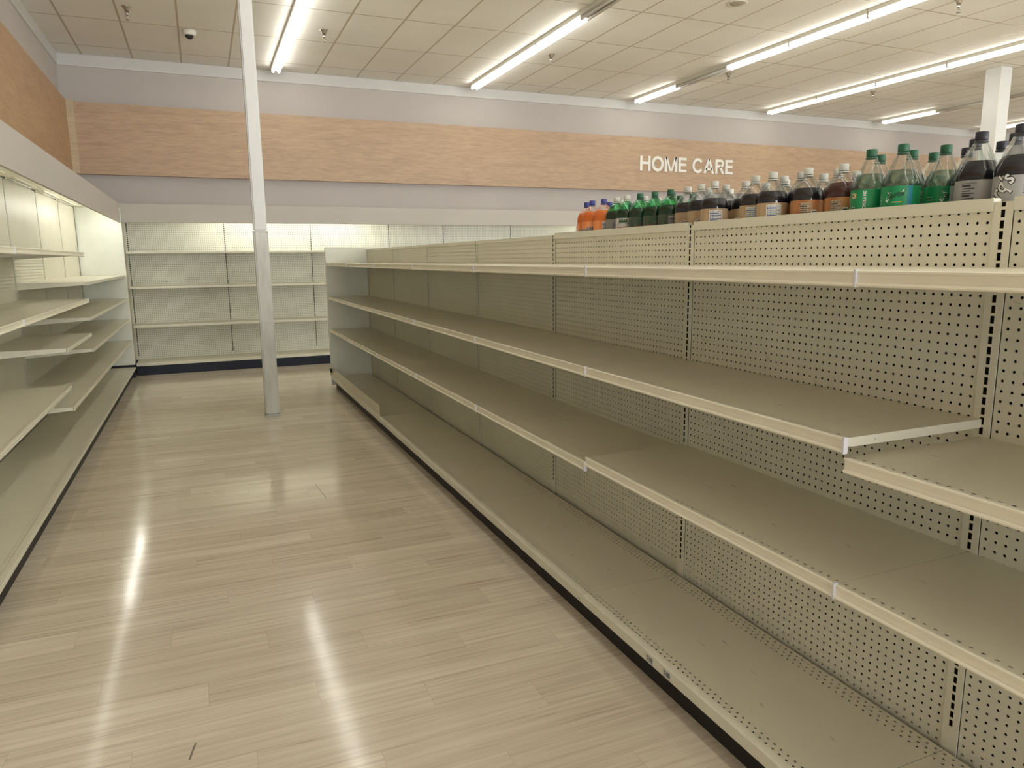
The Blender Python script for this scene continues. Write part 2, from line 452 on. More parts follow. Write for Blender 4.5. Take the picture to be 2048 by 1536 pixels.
desc = {-1: 'bay nearest the camera in the right-hand run, cut by the right edge',
        0: 'bay of the right-hand run under the green-labelled bottles',
        1: 'bay of the right-hand run under the orange and dark green bottles',
        2: 'bay of the right-hand run just beyond the orange bottles, fourth from the camera',
        3: 'bay of the right-hand run, fifth from the camera',
        4: 'bay of the right-hand run, last but one before the end panel',
        5: 'bay of the right-hand run against its pale end panel'}
for k in range(-1, 6):
    y = Y0 + S*k
    t = thing('shelving_bay', 'beige ' + desc[k], 'shelving', (XP, y, 0), 0, 'pegboard bays of the right-hand gondola run')
    obj('upright', gm['upright'], t)
    if k == 5: obj('upright', gm['upright'], t, (0, S-.012, 0))
    obj('back_panel', gm['panel_gap' if k in (1, 2) else 'panel'], t, (0, UW/2+.002, 0))
    obj('top_cap', gm['cap' if k < 2 else 'cap_low'], t, (0, UW/2+.001, ZT))
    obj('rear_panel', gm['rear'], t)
    obj('bottom_rail', gm['bottom'], t, (0, UW/2, ZB-.02))
    g_shelf(t, Z1)
    g_shelf(t, Z2 if k >= 0 else Z2-.045)
    g_shelf(t, Z3 if k >= 1 else Z3+.021)
    bd = obj('base_deck', gm['base'], t, (XF-.010-XP, 0, ZB))
    obj('front_lip', gm['blip'], bd)
    obj('kick_plate', gm['kick'], t, (1.352-XP, 0, 0))
    rs = obj('rear_shelf', gm['rdeck'], t, (.020+DS, 0, Z1))
    obj('price_rail', gm['rrail'], rs)
    obj('rear_base', gm['rbase'], t, (.020, 0, 0))
    if k == 0:      # remains of two shelf tags on the lip
        gone = plain('tag_paper', (.55, .55, .50), .6); ink = plain('tag_ink', (.10, .11, .12), .6)
        for yy in (.715, .615):
            st = obj('tag_remnant', MB().box(-.0050, -.0042, 0, .042, -.036, -.008).mesh('tag_remnant', gone), bd, (0, yy, 0))
            mm = MB()
            for i in range(6): mm.box(-.0056, -.0050, .004+.0033*i, .0055+.0033*i, -.030, -.013)
            mm.box(-.0056, -.0050, .028, .038, -.018, -.014); mm.box(-.0056, -.0050, .026, .034, -.026, -.022)
            mm.mesh
            obj('barcode', mm.mesh('barcode', ink), st)
# pale end panel closing the run
ep = thing('end_panel', 'pale sheet end panel closing the far end of the right-hand shelving run', 'panel', (XP, Y0+S*6+.012, 0))
b = MB(); b.box(-.462, .49, 0, .016, .03, 1.600); obj('panel', b.mesh('panel', M['panel_white'], .002), ep)
b = MB(); b.box(-.476, -.462, -.006, .022, .03, 1.606); b.box(-.462, .49, -.004, .020, 1.600, 1.612); obj('edge_trim', b.mesh('edge_trim', M['enamel'], .002), ep)
b = MB(); b.lathe([(.012, 0), (.012, .03), (.018, .032), (.018, .05)], 12, (-.480, -.03, .18)); obj('clip', b.mesh('clip', M['kick']), ep)

# low fence strips clipped on the base front
fence = plain('fence_plastic', (.60, .575, .43), .25)
def fence_piece(y0, y1, lab):
    t = thing('shelf_fence', lab, 'shelf fence', (XF-.008, y0, ZB), 0, 'low fence strips on the right-hand base deck')
    L = y1-y0
    obj('fence_strip', MB().box(-.004, -.001, 0, L, -.006, .105).mesh('fence_strip', fence, .0008), t)
    obj('foot_rail', MB().prism([(-.006,-.006),(.020,0.001),(.020,.003),(.002,.004),(-.001,.012),(-.006,.012)], 0, L, lambda p,q,a: (p, a, q)).mesh('foot_rail', M['enamel']), t)
fence_piece(6.02, 7.30, 'cream upright fence strip clipped to the base deck lip, the nearer of two')
fence_piece(7.31, 8.62, 'cream upright fence strip reaching past the end panel, the farther of two')

# ---------------------------------------------------------------- left wall run
XPL, XFL = -1.370, -.884; DL = XFL - XPL
YSB = [3.28, 4.50, 5.705, 6.915, 8.13, 9.30, 10.385]
lbays = {0: [1.553, 1.178, .642], 1: [1.553, 1.178, .642], 2: [1.553, 1.178, .895, .488],
         3: [1.313, 1.022, .760, .488], 4: [1.313, 1.022, .760, .488], 5: [1.313, 1.022, .760, .488]}
ldesc = ['bay of the left wall run nearest the camera, cut off at left',
         'second bay from the camera in the left wall run, with the low wide shelf',
         'third bay from the camera in the left wall run, with one short middle shelf',
         'fourth bay of the left wall run, where the five-tier shelves begin',
         'fifth bay of the left wall run, last but one before the corner panel',
         'sixth bay of the left wall run, against the pale corner panel']
def railed(z): return z in (1.553, 1.178)
for i in range(6):
    y0, y1 = YSB[i], YSB[i+1]; L = y1-y0
    t = thing('wall_shelving_bay', 'cream ' + ldesc[i], 'shelving', (XPL, y0, 0), 0, 'shelving bays of the left wall run')
    up = upright_yz(.02, 2.13, M['upright_back'], .02, -1, .03)
    obj('upright', up, t)
    obj('back_panel', peg_yz(L-.034, .11, 2.13, M['peg'], 0, -1), t, (0, .017, 0))
    obj('rear_panel', MB().box(-.024, -.022, 0, L, .10, 2.13).mesh('rear_panel', M['cavity_shade']), t)
    dk = shelf_deck(L, DL, -1, M['shelf_deck'], .055, .024); rl = price_rail(L, -1, M['rail']); lp = plain_lip(L, -1, M['enamel'], .028)
    for z in lbays[i]:
        s = obj('shelf', dk, t, (DL, 0, z))
        if railed(z):
            obj('price_rail', rl, s); obj('rail_clip', rail_clip(-1, M['clip']), s, (0, L if i == 2 else 0, 0))
        else: obj('front_lip', lp, s)
    bd = obj('base_deck', shelf_deck(L, DL-.004, -1, M['base_deck']), t, (DL+.010, 0, .14))
    obj('front_lip', plain_lip(L, -1, M['enamel'], .022), bd)
    obj('kick_plate', MB().box(-.012, 0, 0, L, 0, .120).mesh('kick_plate', M['kick']), t, (DL-.035, 0, 0))
CORNER = MB().box(-.915, -.905, 10.412, 11.07, .15, 2.148).box(-.905, -.889, 11.047, 11.055, .15, 2.148)
cp = thing('corner_panel', 'pale smooth end panel standing in the corner at the end of the left shelving', 'panel', (XPL, 10.392, 0))
obj('panel', MB().box(0, DL+.012, 0, .018, .17, 2.138).mesh('panel', M['panel_white'], .002), cp)
obj('kick_plate', MB().box(0, DL+.002, .002, .016, 0, .165).mesh('kick_plate', M['kick_blue']), cp)

# ---------------------------------------------------------------- back wall run
YPB, YFB = 11.05, 10.56
XSB = [-.873, .333, 1.503, 2.655, 3.52, 4.66, 5.86, 7.08]
def to_back(me):   # YZ-plane parts turned to face -Y : handled with a rotation of the part
    return me
bdesc = ['leftmost bay of the back wall run, beside the left corner',
         'bay of the back wall run directly behind the white column',
         'bay of the back wall run half hidden by the gondola end panel',
         'bay of the back wall run, fourth from the left corner',
         'narrow bay of the back wall run, fifth from the left corner',
         'bay of the back wall run, sixth from the left corner',
         'bay of the back wall run just left of the orange bottles']
for i in range(7):
    x0, x1 = XSB[i], XSB[i+1]; L = x1-x0
    t = thing('back_wall_shelving_bay', 'cream pegboard ' + bdesc[i], 'shelving', (x1, YPB, 0), math.pi/2, 'shelving bays of the back wall run')
    # local +y runs toward -X, local -x faces the room (-Y)... build with side=+1, front at negative local x
    obj('upright', upright_yz(.02, 2.145, M['upright_back'], .02, 1, .03), t, (0, L, 0))
    if i == 6: obj('upright', upright_yz(.02, 2.145, M['upright_back'], .02, 1, .03), t, (0, 0, 0))
    n = int((L-.034)/PITCH)*PITCH
    obj('back_panel', peg_yz(L-.032, .15, 2.145, M['peg_back']), t, (0, .016, 0))
    obj('rear_panel', MB().box(.022, .024, 0, L, .10, 2.145).mesh('rear_panel', M['cavity_shade']), t)
    D = .41; dk = shelf_deck(L, D, 1, M['deck'], .03, .022); lp = plain_lip(L, 1, M['enamel'], .030)
    for z in (1.607, 1.155, .650):
        s = obj('shelf', dk, t, (-D, 0, z)); obj('front_lip', lp, s)
    bd = obj('base_deck', shelf_deck(L, YPB-YFB, 1, M['deck']), t, (-(YPB-YFB), 0, .160))
    obj('front_lip', plain_lip(L, 1, M['enamel'], .036), bd)
    obj('kick_plate', MB().box(0, .012, 0, L, 0, .145).mesh('kick_plate', M['kick_blue']), t, (-(YPB-YFB)+.006, 0, 0))

t = thing('side_panel', 'narrow cream side panel closing the back wall run beside the corner panel', 'panel')
obj('panel', CORNER.mesh('panel', M['enamel']), t)
# ---------------------------------------------------------------- ceiling strip lights
b = MB(); b.prism([(-.062,.075),(-.062,.03),(-.035,.012),(.035,.012),(.062,.03),(.062,.075)], .004, 1.2152, lambda p,q,a: (p, a, q))
hous = b.mesh('housing', M['housing'])
tub = MB().tube((0, .016, 0), (0, 1.203, 0), .0175, 12).mesh('tube', M['tube_on'])
tubo = MB().tube((0, .016, 0), (0, 1.203, 0), .0175, 12).mesh('tube', M['tube_off'])
sock = MB().prism([(-.060,.034),(-.060,-.008),(-.052,-.024),(-.026,-.024),(-.018,.006),(.018,.006),(.026,-.024),(.052,-.024),(.060,-.008),(.060,.034)], 0, .010, lambda p,q,a: (p, a, q)).mesh('socket', M['white_plastic'])
def strip(lit):
    t = thing('strip_light', '', 'ceiling light', (0, 0, 0), 0, 'two-tube strip lights along the ceiling')
    obj('housing', hous, t, (0, 0, 0)); obj('socket', sock, t, (0, .003, 0)); obj('socket', sock, t, (0, 1.206, 0))
    for xx in (-.04, .04): obj('tube', tub if lit else tubo, t, (xx, 0, -.004))
    return t
protos = {}
ROWX = [1.20, 4.22, 7.25, 10.2, 13.2, 16.2]
OFF = {(1, 3), (2, 1), (4, 1), (4, 2)}
for r, X in enumerate(ROWX):
    for s_ in range(13):
        lit = (r, s_) not in OFF
        y1 = 11.42 - 1.2192*s_
        if lit in protos: t = copy_tree(protos[lit])
        else: t = strip(lit); protos[lit] = t
        t.location = (X, y1-1.2192, 4.135)
        t['label'] = '%s strip light, %s from back wall in %s row from the left' % ('lit' if lit else 'dark unlit', ORD[s_], ORD[r])

# tubes tucked behind the dropped boards of the soffits
M['tube_weak'] = emis('weak_tube', LAMP, VAL*.3)
def valance_lamp(x, y, L, rot, lab, weak=False):
    t = thing('valance_light', lab, 'light', (x, y, 2.045), rot, 'lamps tucked behind the soffit boards')
    obj('channel', MB().box(-.022, .022, 0, L, .022, .064).mesh('channel', M['housing']), t)
    obj('tube', MB().tube((0, .02, 0), (0, L-.02, 0), .013, 10).mesh('tube', M['tube_weak' if weak else 'tube_val']), t)
for i, y in enumerate((4.5, 5.7, 6.85, 8.05, 9.25)):
    valance_lamp(-.975, y, 1.10 if y < 9.2 else 1.05, 0, 'slim tube light hidden behind the left soffit board, %s from the camera' % ORD[i], i < 3)
valance_lamp(1.20, 10.64, 1.15, math.pi/2, 'slim tube light behind the back soffit board, left of the white column top')
valance_lamp(2.42, 10.64, 1.15, math.pi/2, 'slim tube light behind the back soffit board, above the gondola end panel')
valance_lamp(7.1, 10.64, 1.15, math.pi/2, 'slim tube light behind the back soffit board, above the orange bottles')
# shallow channels seen up under the left soffit
for i, y in enumerate((4.95, 6.15, 7.30, 8.45, 9.50)):
    t = thing('soffit_channel', 'slim cream channel up under the left soffit, %s from the camera' % ORD[i], 'light fitting', (-1.325, y-.35, 2.139), 0, 'slim channels under the left soffit')
    b = MB(); L = .80
    b.box(-.035, -.031, 0, L, -.020, 0); b.box(.031, .035, 0, L, -.012, 0); b.box(-.031, .031, 0, L, -.004, 0)
    obj('channel', b.mesh('channel', M['soffit_in']), t)
    obj('tube', MB().tube((-.012, .03, -.012), (-.012, L-.03, -.012), .007, 8).mesh('tube', M['tube_off']), t)

# ---------------------------------------------------------------- columns
t = thing('column', 'slim white square column with worn lower wrap, standing in the aisle', 'column', (.531, 7.23, 0))
b = MB(); b.box(-.058, .058, -.058, .058, 1.74, ZC); obj('shaft', b.mesh('shaft', M['col_paint'], .012), t)
b = MB(); b.box(-.0635, .0635, -.0635, .0635, .012, 1.74); o = obj('wrap', b.mesh('wrap', M['wrap'], .014), t); o['label'] = 'scuffed greyish plastic wrap'
b = MB(); b.box(-.072, .072, -.072, .072, 0, .012); obj('base_ring', b.mesh('base_ring', M['wrap'], .004), t)
b = MB(); b.box(-.0655, .0655, -.0655, .0655, 1.728, 1.742); obj('wrap_edge', b.mesh('wrap_edge', M['crown'], .003), t)
t = thing('column', 'thick white square column beyond the bottles at the right', 'column', (11.33, 7.8, 0))
obj('shaft', MB().box(-.125, .125, -.125, .125, 0, ZC).mesh('shaft', M['col_paint'], .01), t)
obj('corner_bead', MB().box(-.128, -.115, -.128, -.115, 0, ZC).mesh('corner_bead', M['white_plastic']), t)

# ---------------------------------------------------------------- ceiling devices
def sprinkler():
    t = thing('sprinkler_head', '', 'sprinkler', (0, 0, 0), 0, 'pendent sprinkler heads on the ceiling')
    obj('escutcheon', MB().lathe([(.052, 0), (.050, -.008), (.034, -.018), (.026, -.045), (.022, -.050)], 20).mesh('escutcheon', M['chrome']), t)
    obj('pipe', MB().lathe([(.018, -.045), (.018, -.085), (.013, -.09)], 14).mesh('pipe', M['chrome']), t)
    b = MB()
    for sx in (-1, 1):
        b.tube((sx*.012, 0, -.085), (sx*.020, 0, -.105), .0035, 8); b.tube((sx*.020, 0, -.103), (sx*.006, 0, -.135), .0035, 8)
    obj('frame', b.mesh('frame', M['chrome']), t)
    b = MB(); b.lathe([(.004, -.13), (.022, -.138), (.022, -.141), (.004, -.141)], 16); b.lathe([(.004, -.09), (.004, -.13)], 8)
    obj('deflector', b.mesh('deflector', M['chrome']), t)
    return t
sp = None
for (x, y, lab) in ((-.53, 9.42, 'nearest the left wall, above the aisle'), (1.585, 9.49, 'just right of the first row of strip lights'),
                    (4.63, 9.48, 'just right of the second row of strip lights'), (7.63, 9.47, 'just right of the third row of strip lights'),
                    (7.87, 5.94, 'at the top edge of the photo, closer than the others'), (10.8, 9.6, 'just right of the fourth row of strip lights'),
                    (13.9, 9.7, 'just right of the fifth row of strip lights')):
    if sp is None: sp = sprinkler(); t = sp
    else: t = copy_tree(sp)
    t.location = (x, y, ZC); t['label'] = 'chrome ceiling sprinkler head ' + lab
t = thing('security_camera', 'small white dome security camera with dark lens on the ceiling left of the column', 'camera', (.085, 10.09, ZC))
obj('housing', MB().lathe([(.075, 0), (.075, -.035), (.068, -.05), (.055, -.058)], 28).mesh('housing', M['white_plastic']), t)
b = MB(); b.lathe([(.052*math.cos(a), -.056-.045*math.sin(a)) for a in [i*math.pi/2/8 for i in range(8)]] + [(.001, -.101)], 24)
obj('dome', b.mesh('dome', M['black_glass']), t)
t = thing('ceiling_speaker', 'round cream ceiling speaker grille near the top edge of the photo', 'speaker', (5.66, 6.93, ZC))
obj('rim', MB().lathe([(.115, 0), (.113, -.008), (.095, -.012), (.080, -.006)], 32).mesh('rim', M['housing']), t)
obj('grille', MB().lathe([(.080, -.005), (.07, -.010), (.02, -.013), (.001, -.013)], 32).mesh('grille', plain('speaker_grille', (.42, .36, .26), .6)), t)

# ---------------------------------------------------------------- HOME CARE letters
def letters():
    H, ST = .262, .051
    y0, y1 = -.030, 0.0
    def bar(m, pts):
        m.prism(pts, y0, y1, lambda p, q, a: (p, a, q))
    def rect(m, a, b_, c, d): bar(m, [(a, c), (b_, c), (b_, d), (a, d)])
    def arc(m, cx, cz, rx, rz, tx, a0, a1, n=28):
        for i in range(n):
            t0 = a0+(a1-a0)*i/n; t1 = a0+(a1-a0)*(i+1)/n
            P = lambda t, k: (cx+(rx-k*tx)*math.cos(t), cz+(rz-k*tx)*math.sin(t))
            bar(m, [P(t0, 0), P(t1, 0), P(t1, 1), P(t0, 1)])
    def fH(m): rect(m, 0, ST, 0, H); rect(m, .18, .18+ST, 0, H); rect(m, ST, .18, H*.44, H*.44+ST*.9); return .228
    def fO(m): arc(m, .132, H/2, .132, H/2+.004, ST, 0, 2*math.pi, 40); return .264
    def fM(m):
        W = .28; rect(m, 0, ST, 0, H); rect(m, W-ST, W, 0, H)
        bar(m, [(ST*.2, H), (ST*1.15, H), (W/2+.012, .0), (W/2-.022, .0)]); bar(m, [(W-ST*.2, H), (W/2+.022, 0), (W/2-.012, 0), (W-ST*1.15, H)]); return W
    def fE(m): rect(m, 0, ST, 0, H); [rect(m, ST, x, z, z+ST*.9) for x, z in ((.185, 0), (.172, H*.43), (.182, H-ST*.9))]; return .185
    def fC(m): arc(m, .128, H/2, .128, H/2+.004, ST, .62, 2*math.pi-.62, 34); return .235
    def fA(m):
        W = .25; bar(m, [(0, 0), (ST*1.05, 0), (W/2+.020, H), (W/2-.026, H)]); bar(m, [(W-ST*1.05, 0), (W, 0), (W/2+.026, H), (W/2-.020, H)])
        rect(m, W*.22, W*.78, H*.22, H*.22+ST*.85); return W
    def fR(m):
        rect(m, 0, ST, 0, H); z1, z0 = H, H*.44
        rect(m, ST, .125, z1-ST*.9, z1); rect(m, ST, .13, z0, z0+ST*.9)
        arc(m, .125, (z0+z1)/2, .078, (z1-z0)/2, ST*.9, -math.pi/2, math.pi/2, 16)
        bar(m, [(.095, z0+.01), (.145, z0+.02), (.215, 0), (.160, 0)]); return .21
    t = thing('sign_lettering', 'raised off-white capital letters HOME CARE fixed to the wooden wall band', 'sign', (7.43, 11.60, 3.000))
    x = 0; seq = [fH, fO, fM, fE, None, fC, fA, fR, fE]
    names = []
    widths = []; objs = []
    for f in seq:
        if f is None: x += .105; continue
        m = MB(); wd = f(m)
        obj('letter', m.mesh('letter', M['letter']), t, (x, 0, 0)); x += wd + .030
    t.scale = (2.08/(x-.03), 1, 1)
letters()

# ---------------------------------------------------------------- bottles
def glass_mat(name, tint, amt=.16):
    k = N(name)
    tr = k.n('ShaderNodeBsdfTransparent'); tr.inputs[0].default_value = (*tint, 1)
    gl = k.n('ShaderNodeBsdfGlossy'); gl.inputs['Roughness'].default_value = .035; gl.inputs[0].default_value = (1, 1, 1, 1)
    lw = k.n('ShaderNodeLayerWeight'); lw.inputs[0].default_value = .35
    f = k.math('ADD', k.math('MULTIPLY', lw.outputs['Fresnel'], .42), amt*.12)
    mx = k.n('ShaderNodeMixShader'); k.l(f, mx.inputs[0]); k.l(tr.outputs[0], mx.inputs[1]); k.l(gl.outputs[0], mx.inputs[2])
    df = k.n('ShaderNodeBsdfDiffuse'); df.inputs[0].default_value = (.7*tint[0]**.3, .7*tint[1]**.3, .7*tint[2]**.3, 1)
    m2 = k.n('ShaderNodeMixShader'); m2.inputs[0].default_value = .008; k.l(mx.outputs[0], m2.inputs[1]); k.l(df.outputs[0], m2.inputs[2])
    k.l(m2.outputs[0], k.out.inputs[0]); return k.m
BG = {'clear': glass_mat('clear_bottle', (.93, .95, .94)), 'green': glass_mat('green_bottle', (.34, .90, .55), .2)}
def liquid(name, c, rough=.12):
    k = N(name); k.base(c, rough, 0, .12); return k.m
LQ = {'orange': liquid('orange_soda', (.86, .20, .015)), 'cola': liquid('dark_soda', (.012, .010, .014)),
      'maroon': liquid('maroon_soda', (.075, .018, .014)), 'dark_green': liquid('soda_in_green', (.010, .028, .018)),
      'brown_green': liquid('brown_soda_in_green', (.045, .022, .012)),
      'sprite': glass_mat('clear_soda', (.60, .74, .66), .25)}
def cm(name, c, r=.45): return plain(name, c, r, var=.02)
CP = {'white': cm('cap_white', (.55, .55, .50)), 'blue': cm('cap_blue', (.045, .055, .27)), 'green': cm('cap_green', (.012, .10, .045)), 'black': cm('cap_black', (.02, .02, .032))}
def label_mat(name, c0, c1, sx=3.0):
    k = N(name); co = k.coord(); n = k.noise(k.mapping(co, (14, 14, sx)), 1.6, 2)
    k.base(k.ramp(n, [(.35, c0), (.65, c1)]), .38); return k.m
LB = {'orange': label_mat('label_orange', (.78, .17, .02), (.88, .38, .14)),
      'white': label_mat('label_white', (.48, .48, .44), (.62, .62, .57)),
      'grey': label_mat('label_grey', (.17, .17, .15), (.26, .25, .22)),
      'dark': label_mat('label_dark_green', (.03, .055, .03), (.07, .09, .05)),
      'tan': label_mat('label_tan_wood', (.34, .22, .12), (.52, .38, .22)),
      'amber': label_mat('label_amber_wood', (.36, .12, .035), (.52, .25, .09)),
      'green': label_mat('label_green', (.004, .20, .065), (.015, .30, .11)),
      'silver': label_mat('label_silver', (.27, .27, .27), (.38, .37, .35))}
INK = {'black': cm('ink_black', (.02, .02, .02)), 'white': cm('ink_white', (.70, .70, .66)), 'red': cm('ink_red', (.42, .03, .03)),
       'green': cm('ink_dark_green', (.01, .08, .03)), 'yellow': cm('ink_yellow', (.75, .45, .05)), 'cream': cm('ink_cream', (.50, .42, .27)),
       'blue': cm('ink_blue', (.05, .10, .30)), 'teal': cm('ink_teal', (.02, .25, .32)), 'brown': cm('ink_brown', (.10, .05, .03)), 'grey': cm('ink_grey', (.35, .35, .36))}

RB = .0508
def bend(verts, R):
    """flat (u, v) in metres -> cylinder facing -Y; u positive to viewer's right"""
    out = []
    for u, v, d in verts:
        a = -math.pi/2 + u/R
        out.append(((R+d)*math.cos(a), (R+d)*math.sin(a), v))
    return out
def patch(m, u0, u1, v0, v1, d=.0004, R=RB):
    n = max(1, int(abs(u1-u0)/.006))
    for i in range(n):
        a = u0+(u1-u0)*i/n; b_ = u0+(u1-u0)*(i+1)/n
        p = bend([(a, v0, d), (b_, v0, d), (b_, v1, d), (a, v1, d)], R)
        vs = [m.bm.verts.new(q) for q in p]; m.bm.faces.new(vs)
def polyp(m, pts, d=.0008, R=RB):
    vs = [m.bm.verts.new(q) for q in bend([(u, v, d) for u, v in pts], R)]; m.bm.faces.new(vs)
def ring(m, cu, cv, r0, r1, d=.0008, n=24, a0=0, a1=2*math.pi, sy=1.0):
    for i in range(n):
        t0 = a0+(a1-a0)*i/n; t1 = a0+(a1-a0)*(i+1)/n
        polyp(m, [(cu+r0*math.cos(t0), cv+sy*r0*math.sin(t0)), (cu+r1*math.cos(t0), cv+sy*r1*math.sin(t0)), (cu+r1*math.cos(t1), cv+sy*r1*math.sin(t1)), (cu+r0*math.cos(t1), cv+sy*r0*math.sin(t1))], d)
def text_mesh(txt, size, cu, cv, mat, rot=0.0, shear=0.0, bold=.0, sx=1.0, d=.0011, R=RB):
    cu_ = bpy.data.curves.new('txt', 'FONT'); cu_.body = txt; cu_.size = size; cu_.align_x = 'CENTER'; cu_.align_y = 'CENTER'
    cu_.shear = shear; cu_.offset = bold; cu_.resolution_u = 2
    o = bpy.data.objects.new('txt', cu_); COL.objects.link(o)
    dg = bpy.context.evaluated_depsgraph_get(); me = bpy.data.meshes.new_from_object(o.evaluated_get(dg))
    COL.objects.unlink(o); bpy.data.objects.remove(o)
    ca, sa = math.cos(rot), math.sin(rot)
    for v in me.vertices:
        x, y = v.co.x*sx, v.co.y
        u, w_ = cu + x*ca - y*sa, cv + x*sa + y*ca
        q = bend([(u, w_, d)], R)[0]; v.co = q
    me.materials.clear(); me.materials.append(mat); me.name = 'lettering'
    return me
def nutrition(cu, v0, v1, W=.034, ink='black', paper='white'):
    out = []
    if paper:
        m = MB(); patch(m, cu-W/2, cu+W/2, v0, v1, .0005); out.append(('facts_panel', m.mesh('facts_panel', INK[paper])))
    m = MB(); z = v1-.014; k = 0
    while z > v0+.003:
        wv = W*(.42 if k % 3 else .46)
        patch(m, cu-wv, cu+wv*(1 if k % 2 else .35), z, z+(.0022 if k % 4 else .0036), .0009); z -= .0062; k += 1
    out.append(('facts_lines', m.mesh('facts_lines', INK[ink])))
    out.append(('lettering', text_mesh('Nutrition Facts', .0058, cu, v1-.006, INK[ink])))
    return out
def barcode(cu, v0, v1, W=.016, vert=True):
    m = MB(); patch(m, cu-W/2, cu+W/2, v0, v1, .0006); a = ('barcode_panel', m.mesh('barcode_panel', INK['white']))
    m = MB(); n = 13; r = random.Random(3)
    for i in range(n):
        if vert:
            z = v0+.003+(v1-v0-.006)*i/n; patch(m, cu-W*.38, cu+W*.38, z, z+(v1-v0)/n*r.uniform(.25, .6), .001)
        else:
            u = cu-W*.42+W*.84*i/n; patch(m, u, u+W/n*r.uniform(.25, .6), v0+.003, v1-.003, .001)
    return [a, ('barcode', m.mesh('barcode', INK['black']))]

def profile(kind):
    if kind == 'round':   # rounded shoulder two litre bottle
        return .317, [(.036, .0), (.047, .006), (RB, .022), (RB, .214), (.0510, .228), (.0480, .243), (.0420, .258), (.0330, .272), (.0230, .283), (.0160, .290), (.0135, .295), (.0135, .300)]
    return .342, [(.036, .0), (.047, .006), (RB, .022), (RB, .222), (.0510, .232), (.0465, .246), (.0385, .265), (.0300, .285), (.0215, .305), (.0155, .317), (.0135, .322), (.0135, .326)]
def r_at(pr, z):
    for (r0, z0), (r1, z1) in zip(pr, pr[1:]):
        if z0 <= z <= z1: return r0+(r1-r0)*(z-z0)/max(1e-6, z1-z0)
    return pr[-1][0]
DZ = {'sun': .034, 'canl': .029, 'cang': .029, 'aw': .022, 'spr': .012, 'sprb': .008, 'bq': .020, 'bqb': .003, 'awb': .008, 'canw': .008, 'cangb': .008, 'sunb': .008, 'amb': .006, 'ambm': .006}
def make_bottle(key, kind, glass, cap, liq, lvl, lab, ltop, lbot, deco, label):
    Ht, pr = profile(kind)
    t = thing('soda_bottle', label, 'bottle')
    obj('body', MB().lathe(pr, 32, cap0=True, cap1=False).mesh('body', BG[glass]), t)
    lp = [(r-.0014, z+.0012) for r, z in pr if z < lvl-.004] + [(r_at(pr, lvl)-.0014, lvl)]
    lo = obj('drink', MB().lathe(lp, 32).mesh('drink', LQ[liq]), t)
    cz = Ht-.022
    b = MB(); b.lathe([(.0150, cz-.006), (.0165, cz-.005), (.0165, cz-.002), (.0145, cz-.001)], 20); b.lathe([(.0148, cz+.001), (.0152, cz+.002), (.0152, cz+.020), (.0142, cz+.022)], 28)
    obj('cap', b.mesh('cap', CP[cap]), t)
    L = obj('label', MB().lathe([(RB+.0005, lbot), (RB+.0005, ltop)], 32, cap0=False, cap1=False).mesh('label', LB[lab]), t)
    for nm, me in deco:
        for v in me.vertices: v.co.z += DZ.get(key, 0)
        obj(nm, me, L)
    return t

def d_front_aw(word='A&W'):
    o = []
    m = MB(); ring(m, 0, .128, .030, .0335, sy=.9); ring(m, 0, .128, .0245, .0265, sy=.9); o.append(('emblem_ring', m.mesh('emblem_ring', INK['white'])))
    m = MB(); ring(m, 0, .128, .0266, .0300, .0007, sy=.9); o.append(('emblem_band', m.mesh('emblem_band', INK['brown'])))
    o.append(('lettering', text_mesh(word, .026, 0, .126, INK['brown'], bold=.0006, sx=.9, shear=.1)))
    return o
def d_crown(shield):
    o = []
    m = MB(); polyp(m, [(-.034, .10), (.034, .10), (.037, .150), (.020, .158), (0, .162), (-.020, .158), (-.037, .150)], .0006); o.append(('shield', m.mesh('shield', INK['white'])))
    m = MB(); ring(m, 0, .105, .056, .0585, .0011, 16, math.pi*.30, math.pi*.70); 
    for i in range(5):
        u = -.018+.009*i; polyp(m, [(u-.004, .168), (u+.004, .168), (u, .182)], .0011)
    patch(m, -.022, .022, .164, .168, .0011); o.append(('crown_mark', m.mesh('crown_mark', INK['green'])))
    o.append(('lettering', text_mesh('CANADA', .021, 0, .136, INK['red'], bold=.0007, sx=.82)))
    o.append(('lettering', text_mesh('DRY', .021, 0, .112, INK['red'], bold=.0007)))
    return o
def d_sunkist():
    return [('lettering', text_mesh('Sunkist', .034, 0, .138, INK['white'], rot=.22, shear=.25, bold=.0022, sx=.72, d=.0008)),
            ('lettering', text_mesh('Sunkist', .034, 0, .138, INK['black'], rot=.22, shear=.25, bold=.0004, sx=.72, d=.0013))]
